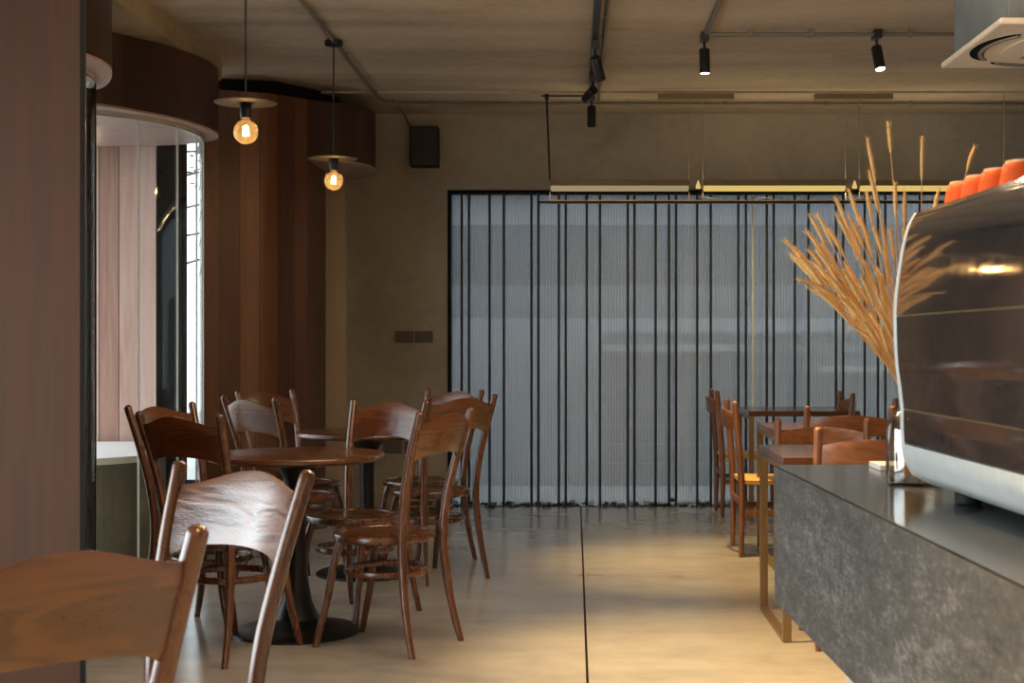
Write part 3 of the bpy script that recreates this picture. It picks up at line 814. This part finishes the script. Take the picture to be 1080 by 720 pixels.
def stem_obj(tip_px, tip_py, dt, headlen, lab, droop=0.0, base=None):
    tip = PX(tip_px, tip_py, dt)
    b = Vector((VX+random.uniform(-.02,.02), VY+random.uniform(-.02,.02), .92))
    nk = Vector((VX+random.uniform(-.018,.012)-0.004, VY+random.uniform(-.02,.02), 1.085))
    mid_ = nk.lerp(tip, .5)+Vector((random.uniform(-.01,.01), 0, random.uniform(0.0,.03)+droop))
    path = smooth_path([b, nk, mid_, tip], 7)
    root = thing('dried_grass_stem', lab, 'dried grass', tuple(b), 0, 'dried grass stems in the jar')
    loc = [p-b for p in path]
    # arc-length split
    L = 0; k = len(loc)-1
    while k > 0 and L < headlen: L += (loc[k]-loc[k-1]).length; k -= 1
    m = MB(); m.tube(loc[:k+2], [.0013,.0009], 5); m.build('stem', M['stem'], root)
    hp = []; a = loc[k]
    for j in range(12): hp.append(a.lerp(loc[-1], j/11)+(Vector((0,0,.004*math.sin(PI*j/11))) ))
    m = MB(); m.tube(hp, [.0018,.0034,.0041,.0044,.0041,.0035,.0022], 8, round_end=True)
    # bristles
    for _ in range(70):
        j = random.randint(0, 10); c = hp[j].lerp(hp[j+1], random.random()); T = (hp[j+1]-hp[j]).normalized()
        q = Vector((random.gauss(0,1),random.gauss(0,1),random.gauss(0,1))); q = (q-T*q.dot(T)).normalized()
        e = c+q*.0085+T*.012; s_ = T.cross(q)*.0009; s2 = q.cross(s_).normalized()*.0009
        m.add([c+s_, c-s_, c+s2, e], [(0,1,3),(1,2,3),(2,0,3),(0,2,1)])
    m.build('seed_head', M['grass'], root)
named = [
 (828,254,3.0,'leftmost dried grass stem, reaching out sideways from the jar'),(839,268,3.05,None),(851,245,3.0,None),(854,227,2.95,'dried grass stem with the upper left corner head of the dense fan'),
 (862,226,3.05,None),(881,209,3.1,None),(882,226,2.95,None),(895,200,3.05,None),(897,240,3.0,None),(914,203,3.1,None),(917,181,2.95,None),
 (915,147,3.0,'tall dried grass stem, second highest, left of the tallest'),(937,131,3.05,'tallest dried grass stem above the jar'),
 (973,145,3.1,'upright dried grass stem standing apart, rising right behind the machine corner'),(1028,155,3.15,'dried grass stem leaning right over the coffee machine'),
 (944,194,3.0,None),(954,202,3.1,None),(907,229,3.0,None),(921,240,2.95,None),(931,240,3.1,None),(939,244,3.0,None),(953,242,3.1,None),(933,264,3.0,None),(893,244,3.1,None),
 (868,309,3.0,'lowest left dried grass stem under the fan'),(849,279,3.0,None),(853,246,3.1,None),(843,296,2.95,'drooping dried grass stem bent down at its tip'),
 (990,200,3.2,None),(1003,205,3.2,None)]
dense_lab = 'dried grass stem packed within the dense golden fan of the jar'
for x, y, d, lab in named:
    stem_obj(x, y, d, random.uniform(.05,.066), lab or dense_lab, droop=.05 if lab and 'drooping' in lab else 0)
for i in range(62):
    a = random.uniform(0, 1)
    ang = math.radians(random.triangular(100,142,128)) if a < .9 else math.radians(random.uniform(92,105))
    r = random.uniform(50,172)*(1.0 if ang > 1.9 else .8)
    x = 955+math.cos(ang)*r*1.02; y = 392-math.sin(ang)*r*1.02
    stem_obj(x, y, random.uniform(2.88,3.16), random.uniform(.055,.085), dense_lab)

# ------------------------------------------------------------------ ceiling fittings
def conduit(name, pts, r, lab, clamps=()):
    m = MB(); m.tube(pts, r, 10)
    o = m.build(name, M['pipe']); tag(o, lab, 'conduit')
    for c in clamps:
        q = MB(); q.box(c[0]-.012,c[0]+.012,c[1]-.012,c[1]+.012,c[2]-.014,ZC+.003); q.build('clamp', M['pipe'], o, smooth=False, bevel=.003)
    return o
CX = -1.345
conduit('metal_conduit', [(CX,-1,2.884),(CX,9.75,2.884),(CX+.02,9.88,2.884),(CX+.10,9.94,2.884)], .011, 'steel conduit on the ceiling leading to the two bulb pendants', [(CX,y,2.884) for y in (3.2,4.6,6.9,8.35,9.6)])
conduit('metal_conduit', [(-1.25,9.94,2.872),(XR,9.94,2.872)], .012, 'long steel conduit crossing the ceiling near the back wall', [(x,9.94,2.872) for x in (-1.0,-.12,.37,1.05,1.75,2.35,3.0)])
conduit('metal_conduit', [(.165,-1,2.884),(.165,9.9,2.884)], .011, 'steel conduit beside the black central light track', [(.165,y,2.884) for y in (5.2,7.3,9.2,9.8)])
conduit('metal_conduit', [(.715,-1,2.884),(.715,7.72,2.884)], .014, 'steel conduit running toward the lit ceiling spotlight', [(.715,y,2.884) for y in (4.3,6.3)])
conduit('metal_conduit', [(.74,7.70,2.872),(2.4,7.70,2.872)], .011, 'steel conduit between the two right spotlights and the air conditioner', [(x,7.70,2.872) for x in (.95,1.28,1.82)])
conduit('metal_conduit', [(-1.24,9.94,2.872),(-1.22,9.96,2.86),(-1.21,10.05,2.83),(-1.21,10.34,2.80),(-1.21,10.5,2.80)], .010, 'short bent conduit end dropping at the left of the back wall')

trk = thing('light_track', 'black track rail along the ceiling centre', 'track')
m = MB(); m.box(.094,.130,-1.0,9.42,2.845,2.885); m.build('rail', M['black'], trk, smooth=False)
m = MB(); m.box(.10,.124,9.38,9.41,2.885,2.902); m.box(.10,.124,5.0,5.03,2.885,2.902); m.build('hanger', M['black'], trk, smooth=False)

def spotlight(loc, target, lab, lit=True, energy=60, size=40, blend=.7, drop=.03, group='ceiling spotlights'):
    """loc: adapter underside"""
    x, y, z = loc
    t = thing('ceiling_spotlight', lab, 'spotlight', (x,y,z), 0, group)
    m = MB(); m.box(-.022,.022,-.045,.045,0,.045); m.build('adapter', M['black'], t, smooth=False, bevel=.003)
    m = MB(); m.tube([(0,0,0.002),(0,0,-.03),(0,0,-.05)], .008, 8); m.build('swivel', M['black'], t)
    d = (Vector(target)-Vector((x,y,z-.06))).normalized()
    q = d.to_track_quat('-Z','Y').to_matrix()
    c = Vector((0,0,-.055))
    m = MB(); m.lathe([(0,.015),(.026,.015),(.029,.010),(.029,-.118),(.027,-.120),(.025,-.112),(.0,-.112)], tuple(c), 24, q)
    b = m.build('lamp_body', M['black'], t)
    m = MB(); m.lathe([(0,-.1135),(.024,-.1135),(.024,-.1195),(0,-.117)], tuple(c), 20, q)
    m.build('lens', M['spotlens'] if lit else M['dark'], b)
    if lit:
        L = bpy.data.lights.new('spot', 'SPOT'); L.energy = energy; L.color = (1.0,.66,.25); L.spot_size = math.radians(size); L.spot_blend = blend; L.shadow_soft_size = .025
        lo = bpy.data.objects.new('spot_beam', L); C.objects.link(lo); lo.parent = t
        lo.location = c+q @ Vector((0,0,-.13)); lo.rotation_euler = d.to_track_quat('-Z','Y').to_euler()
    return t
spotlight((.71,7.78,2.85), (.78,7.75,0), 'lit black spotlight pointing straight down at the steel conduit end', energy=300, size=52, blend=1)
spotlight((1.64,7.72,2.85), (1.95,6.9,0), 'tilted black spotlight beside the air conditioner', energy=200, size=46, blend=.9)
spotlight((.112,7.75,2.80), (.9,9.2,.3), 'first black spotlight on the central track', energy=40, size=40)
spotlight((.112,8.70,2.80), (-.6,10.5,2.2), 'middle black spotlight on the central track', lit=False)
spotlight((.112,9.36,2.80), (.10,9.3,0), 'end black spotlight of the central track, hanging before the back wall', lit=False)
spotlight((.112,5.6,2.80), (.62,5.3,0), 'black spotlight on the near stretch of the central track', energy=370, size=58, blend=1)
spotlight((.112,4.2,2.80), (-.7,2.1,.8), 'unseen black spotlight added on the track to warm the nearest chair', energy=90, size=44, blend=.8)  # unseen spot added to warm the nearest chair
spotlight((.112,3.2,2.80), (1.05,2.6,1.4), 'unseen black spotlight added above the viewer to light the coffee machine', energy=75, size=40, blend=.8)  # unseen spot added to light the coffee machine
spotlight((.715,3.4,2.85), (.9,3.0,.9), 'unseen black spotlight added over the counter to brighten it', energy=55, size=50, blend=.9)  # unseen spot added to brighten the counter and dried grass
spotlight((.112,1.2,2.80), (.3,1.5,0), 'unseen black spotlight added on the central track for warm floor bounce', energy=350, size=70, blend=.9)  # unseen spot added so warm floor bounce reaches the ceiling

# bulb pendants
def pendant(lab):
    t = thing('pendant_lamp', lab, 'pendant lamp', (0,0,0), 0, 'bulb pendants with disc shades')
    # origin at ceiling
    m = MB(); m.lathe([(0,0),(.05,0),(.052,-.006),(.050,-.026),(.012,-.030),(0,-.030)], (0,0,-.012), 28); m.build('canopy', M['black'], t)
    m = MB(); m.cyl((0,0,-.03),(0,0,-.665),.0045,n=8); m.build('rod', M['black'], t)
    m = MB(); m.lathe([(0,.004),(.02,.004),(.13,-.001),(.134,-.003),(.13,-.006),(.02,-.004),(0,-.004)], (0,0,-.665), 48); m.build('disc_shade', M['disc'], t)
    m = MB(); m.lathe([(.022,0),(.025,-.006),(.025,-.055),(.021,-.066),(0,-.066)], (0,0,-.668), 24); m.build('socket', M['black'], t)
    m = MB(); R = .053; z0 = -.735
    pf = [(.016,0.0),(.018,-.012)]
    for k in range(1, 15):
        a = math.radians(24+ (180-24)*k/14); pf.append((R*math.sin(a), -.058+R*math.cos(a)))
    m.lathe(pf, (0,0,z0), 32); gb = m.build('globe', M['bulbglass'], t)
    m = MB()
    for k in range(6):
        a = k*PI/3; x, y = .010*math.cos(a), .010*math.sin(a)
        m.tube([(x,y,z0-.035),(x*1.25,y*1.25,z0-.075)], .0016, 6)
    m.tube([(0,0,z0-.03),(0,0,z0-.05)], .004, 8)
    m.build('filament', M['filament'], gb)
    L = bpy.data.lights.new('bulb', 'POINT'); L.energy = 2.6; L.color = (1.0,.66,.34); L.shadow_soft_size = .013
    lo = bpy.data.objects.new('bulb_light', L); C.objects.link(lo); lo.parent = t; lo.location = (0,0,z0-.058)
    return t
pd = pendant('bulb pendant with dark disc shade nearer the viewer, hanging over the near pedestal table')
pd.location = (-1.41,6.1,ZC)
pd2 = dup(pd); pd2.location = (-1.345,7.94,ZC); pd2['label'] = 'bulb pendant with disc shade and visible ceiling canopy, before the far wooden bulkhead'

# linear pendants
YL = 9.66
def linear(x0, x1, mat, lab):
    X0, X1 = (x0-606)*YL/F, (x1-606)*YL/F
    zb = H+(362-201.5)*YL/F; zt = H+(362-190)*YL/F; zm = H+(362-196)*YL/F
    t = thing('linear_pendant', lab, 'linear pendant', (X0,YL,0), 0, 'linear pendants before the back wall')
    W = X1-X0
    m = MB(); m.box(0,W,-.02,.02,zm,zt); m.build('housing', M['housing'], t, smooth=False, bevel=.004)
    m = MB(); m.box(.006,W-.006,-.021,.021,zb,zm); m.build('light_bar', mat, t, bevel=.006)
    for x in (0.0, W):
        m = MB(); m.lathe([(0,-.004),(.022,-.004),(.024,0),(.022,.004),(0,.004)], (x,0,(zb+zt)/2), 20, Matrix.Rotation(PI/2,3,'Y')); m.build('end_cap', M['brass'], t)
    return t, X0, X1, zt, zb
wires = []
for k, (x0, x1, mt, lab) in enumerate(((580,727,'leddim','dim linear pendant, leftmost of the three before the back wall'),
        (741,892,'led','glowing linear pendant in the middle of the three'), (906,1059,'led','glowing linear pendant at right, behind the dried grass'))):
    t_, X0, X1, zt, zb = linear(x0, x1, M[mt], lab)
    for x in (X0 if k else None, X1):
        if x is None: continue
        w_ = MB(); w_.cyl((x-X0,0,zt),(x-X0,0,ZC-.035 if k < 3 and not (k == 2 and x == X1) else ZC),.0036,n=6); w_.build('wire', M['wire'], t_)
    if k:
        w_ = MB(); w_.lathe([(.0,-.010),(.03,-.010),(.036,-.004),(.030,.010),(.016,.03),(.006,.045),(0,.048)], (-.03,0,zb+.028), 20, sx=.5, sy=.6); w_.build('lit_end', mt_ := M['led'], t_)
    if k == 0:
        w_ = MB(); w_.tube([(0,0,zt),(-.004,0,zt+.1),(-.022,0,ZC-.03)], .0075, 8); w_.build('drop_rod', M['black'], t_)
        w_ = MB(); w_.cyl((-.06,0,ZC-.02),(.27,0,ZC-.02),.006,n=8); w_.cyl((-.022,0,ZC-.045),(-.022,0,ZC),.014,n=12); w_.build('ceiling_bracket', M['black'], t_)
    for x in (.0, X1-X0):
        w_ = MB(); w_.cyl((x,0,zb),(x,0,H+(362-211)*YL/F),.0028,n=6); w_.build('drop_pin', M['brass'], t_)
    L = bpy.data.lights.new('led_up', 'AREA'); L.shape = 'RECTANGLE'; L.size = X1-X0-.02; L.size_y = .03; L.energy = (.7,1.3,1.3)[k]; L.color = (1.0,.74,.36)
    lo = bpy.data.objects.new('led_uplight', L); C.objects.link(lo); lo.parent = t_; lo.location = ((X1-X0)/2,0,zt+.01); lo.rotation_euler = (PI,0,0)
    L = bpy.data.lights.new('led', 'AREA'); L.shape = 'RECTANGLE'; L.size = X1-X0-.02; L.size_y = .03; L.energy = (1.2,4,4)[k]; L.color = (1.0,.74,.36)
    lo = bpy.data.objects.new('led_light', L); C.objects.link(lo); lo.parent = t_; lo.location = ((X1-X0)/2,0,zb-.012)
def fill_pendant(X0, X1, Y, zb, up, down, lab):  # unseen pendants added to light the ceiling and streak the ribbed panel
    W = X1-X0; zt = zb+.07
    t = thing('linear_pendant', lab, 'linear pendant', (X0,Y,0), 0, 'unseen linear pendants added for light')
    m = MB(); m.box(0,W,-.02,.02,zb+.03,zt); m.build('housing', M['housing'], t, smooth=False, bevel=.004)
    m = MB(); m.box(.006,W-.006,-.021,.021,zb,zb+.03); m.build('light_bar', M['ledhot'] if Y < 0 else M['led'], t, smooth=False)
    for x in (.1, W-.1):
        m = MB(); m.cyl((x,0,zt),(x,0,ZC),.0025,n=6); m.build('wire', M['wire'], t)
    for e, z, rx in ((up, zt+.02, PI), (down, zb-.015, 0)):
        if e <= 0: continue
        L = bpy.data.lights.new('led', 'AREA'); L.shape = 'RECTANGLE'; L.size = W-.02; L.size_y = .04; L.energy = e; L.color = (1.0,.80,.56)
        lo = bpy.data.objects.new('led_light', L); C.objects.link(lo); lo.parent = t; lo.location = (W/2,0,z); lo.rotation_euler = (rx,0,0)
fill_pendant(-.6, 1.4, 4.55, 2.36, 120, 12, 'unseen long linear pendant added above the view to light the ceiling')
fill_pendant(-1.7, -.3, -2.5, 2.02, 20, 25, 'unseen linear pendant behind the viewer at the left, for fill and panel streaks')
fill_pendant(.5, 2.2, -2.5, 2.02, 20, 25, 'unseen linear pendant behind the viewer at the right, for fill and panel streaks')
for x0, x1, lab in ((694,774,'flat ceiling plate between the left and middle linear pendants'),(859,941,'flat ceiling plate between the middle and right linear pendants')):
    m = MB(); m.box((x0-606)*YL/F,(x1-606)*YL/F,YL-.03,YL+.03,ZC-.045,ZC+.0)
    tag(m.build('ceiling_plate', M['housing'], smooth=False, bevel=.003), lab, 'ceiling plate', 'ceiling plates of the linear pendants')
hb = thing('hanging_bar', 'thin black bar hung under the linear pendants', 'bar', (0,YL,H+(362-213)*YL/F))
m = MB(); m.box((568-606)*YL/F,3.2,-.012,.012,-.010,.006); m.build('bar', M['black'], hb, smooth=False)
m = MB(); m.box((580-606)*YL/F,3.2,-.008,.008,.006,.013); m.build('top_strip', M['brass'], hb, smooth=False)
m = MB()
for a in (737, 800, 905):
    X = (a+8-606)*YL/F; m.tube(smooth_path([(X-.06,0,.013),(X-.02,0,.024),(X+.03,0,.024),(X+.06,0,.013)],4), .0035, 6)
m.build('cable_loop', M['black'], hb)

# speaker
sp = thing('wall_speaker', 'black box loudspeaker high on the concrete back wall', 'speaker', ((447-606)*10.33/F,10.33,H+(362-175)*10.33/F))
m = MB(); m.box(-.104,.104,0,.14,0,.29); m.build('cabinet', M['blackplastic'], sp, smooth=False, bevel=.008)
m = MB(); m.box(-.094,.094,-.008,0,.01,.28); m.build('grille', M['black'], sp, smooth=False, bevel=.003)
m = MB(); m.box(-.03,.03,.14,.172,.1,.2); m.build('wall_bracket', M['black'], sp, smooth=False)
# switches and sockets
def plate(x0, x1, y0, y1, nm, cat, lab, mat, n=2, grp=None):
    X0, X1 = (x0-606)*YB/F, (x1-606)*YB/F; z0, z1 = H-(y1-362)*YB/F, H-(y0-362)*YB/F
    t = thing(nm, lab, cat, (X0,YB,z0), 0, grp)
    m = MB(); m.box(0,X1-X0,-.010,0,0,z1-z0); m.build('faceplate', mat, t, smooth=False, bevel=.002)
    w = (X1-X0-.01)/n
    for k in range(n):
        m = MB(); m.box(.006+k*w,.004+(k+1)*w-.002,-.014,-.010,.008,z1-z0-.008); m.build('rocker' if nm == 'light_switch' else 'outlet_face', mat, t, smooth=False, bevel=.001)
plate(417,436,349,361,'light_switch','switch','left taupe switch plate on the concrete wall', M['switch'],3,'switch plates on the back wall')
plate(438,456.5,349,361,'light_switch','switch','right taupe switch plate on the concrete wall', M['switch'],4,'switch plates on the back wall')
plate(404,424,465,478,'wall_socket','socket','grey wall socket low on the back wall, seen between chairs at left', M['sock'],2,'sockets on the back wall')
plate(427,446,465,478,'wall_socket','socket','grey wall socket low on the back wall, right of the other socket', M['sock'],2,'sockets on the back wall')

# air-conditioner cassette
ac = thing('air_conditioner', 'ceiling cassette air conditioner with grey box and white panel tinted for warm light at the top right', 'air conditioner', (1.75,5.85,2.51))
S = .95
m = MB(); m.box(.05,S-.05,.05,S-.05,.03,.39); m.build('steel_box', M['acbox'], ac, smooth=False, bevel=.004)
m = MB(); m.box(0,S,0,S,0.004,.032); pnl = m.build('panel', M['acwhite'], ac, smooth=False, bevel=.010, seg=3)
# curved outlet slots: rounded-square ring in four arcs
def sq(a, r, p=2.2):
    c, s_ = math.cos(a), math.sin(a); q = (abs(c)**p+abs(s_)**p)**(1/p); return (S/2+r*c/q, S/2+r*s_/q)
for q in range(4):
    a0, a1 = q*PI/2+math.radians(4)-PI/4, q*PI/2+math.radians(86)-PI/4
    def fn(u, v, z=-.004):
        a = a0+(a1-a0)*u; w = .042*math.sin(PI*min(1,max(0,u)))**.35+.001
        x, y = sq(a, .415+(v-.5)*2*w*.8)
        return (Vector((x,y,.010)), Vector((x,y,.0025)))
    m = MB(); m.sheet(fn, 24, 2); s1 = m.build('air_slot', M['dark'], pnl)
    def fn2(u, v):
        a = a0+(a1-a0)*(0.04+.92*u); x, y = sq(a, .392+v*.018)
        return (Vector((x,y,.003)), Vector((x,y,-.004)))
    m = MB(); m.sheet(fn2, 24, 1); m.build('vane', M['greyseat'], pnl)
ring = [sq(2*PI*k/48, .30, 3) for k in range(48)]
m = MB(); m.prism(ring, -.001, .006); m.build('intake_frame', M['acwhite'], pnl, angle=30)
m = MB()
for k in range(22):
    y = S/2-.20+k*.0188; m.box(S/2-.18,S/2+.18,y,y+.008,-.006,.0)
m.build('intake_grille', M['greyseat'], pnl, smooth=False)

# ------------------------------------------------------------------ light
wd = bpy.data.worlds.new('sky'); sc.world = wd; wd.use_nodes = True
nt = wd.node_tree; bg = nt.nodes['Background']
bg.inputs[0].default_value = (0.91,0.96,1.0,1); bg.inputs[1].default_value = 2.0
def area(name, loc, rot, sx, sy, e, col):
    L = bpy.data.lights.new(name, 'AREA'); L.shape = 'RECTANGLE'; L.size = sx; L.size_y = sy; L.energy = e; L.color = col
    o = bpy.data.objects.new(name, L); C.objects.link(o); o.location = loc; o.rotation_euler = rot; return o
area('window_daylight', (-3.45,(WY0+WY1)/2,(WZ0+WZ1)/2), (0,-PI/2,0), WZ1-WZ0, WY1-WY0, 105, (.90,.95,1.0))

# ------------------------------------------------------------------ camera and output
cam = bpy.data.cameras.new('camera'); co = bpy.data.objects.new('camera', cam); C.objects.link(co)
co.location = (0,0,H); co.rotation_euler = (PI/2,0,0)
cam.sensor_width = 36; cam.lens = 50; cam.shift_x = -66/1080; cam.shift_y = 2/1080
cam.clip_start = .05; cam.clip_end = 200
cam.dof.use_dof = True; cam.dof.focus_distance = 6.6; cam.dof.aperture_fstop = 10
sc.camera = co
sc.view_settings.view_transform = 'Standard'; sc.view_settings.look = 'None'; sc.view_settings.gamma = 1
sc.view_settings.use_curve_mapping = False; sc.view_settings.exposure = 0.8
sc.cycles.use_denoising = True
sc.cycles.max_bounces = 12; sc.cycles.transparent_max_bounces = 24; sc.cycles.glossy_bounces = 5; sc.cycles.diffuse_bounces = 6
sc.cycles.sample_clamp_indirect = 6
sc.cycles.caustics_reflective = False; sc.cycles.caustics_refractive = False
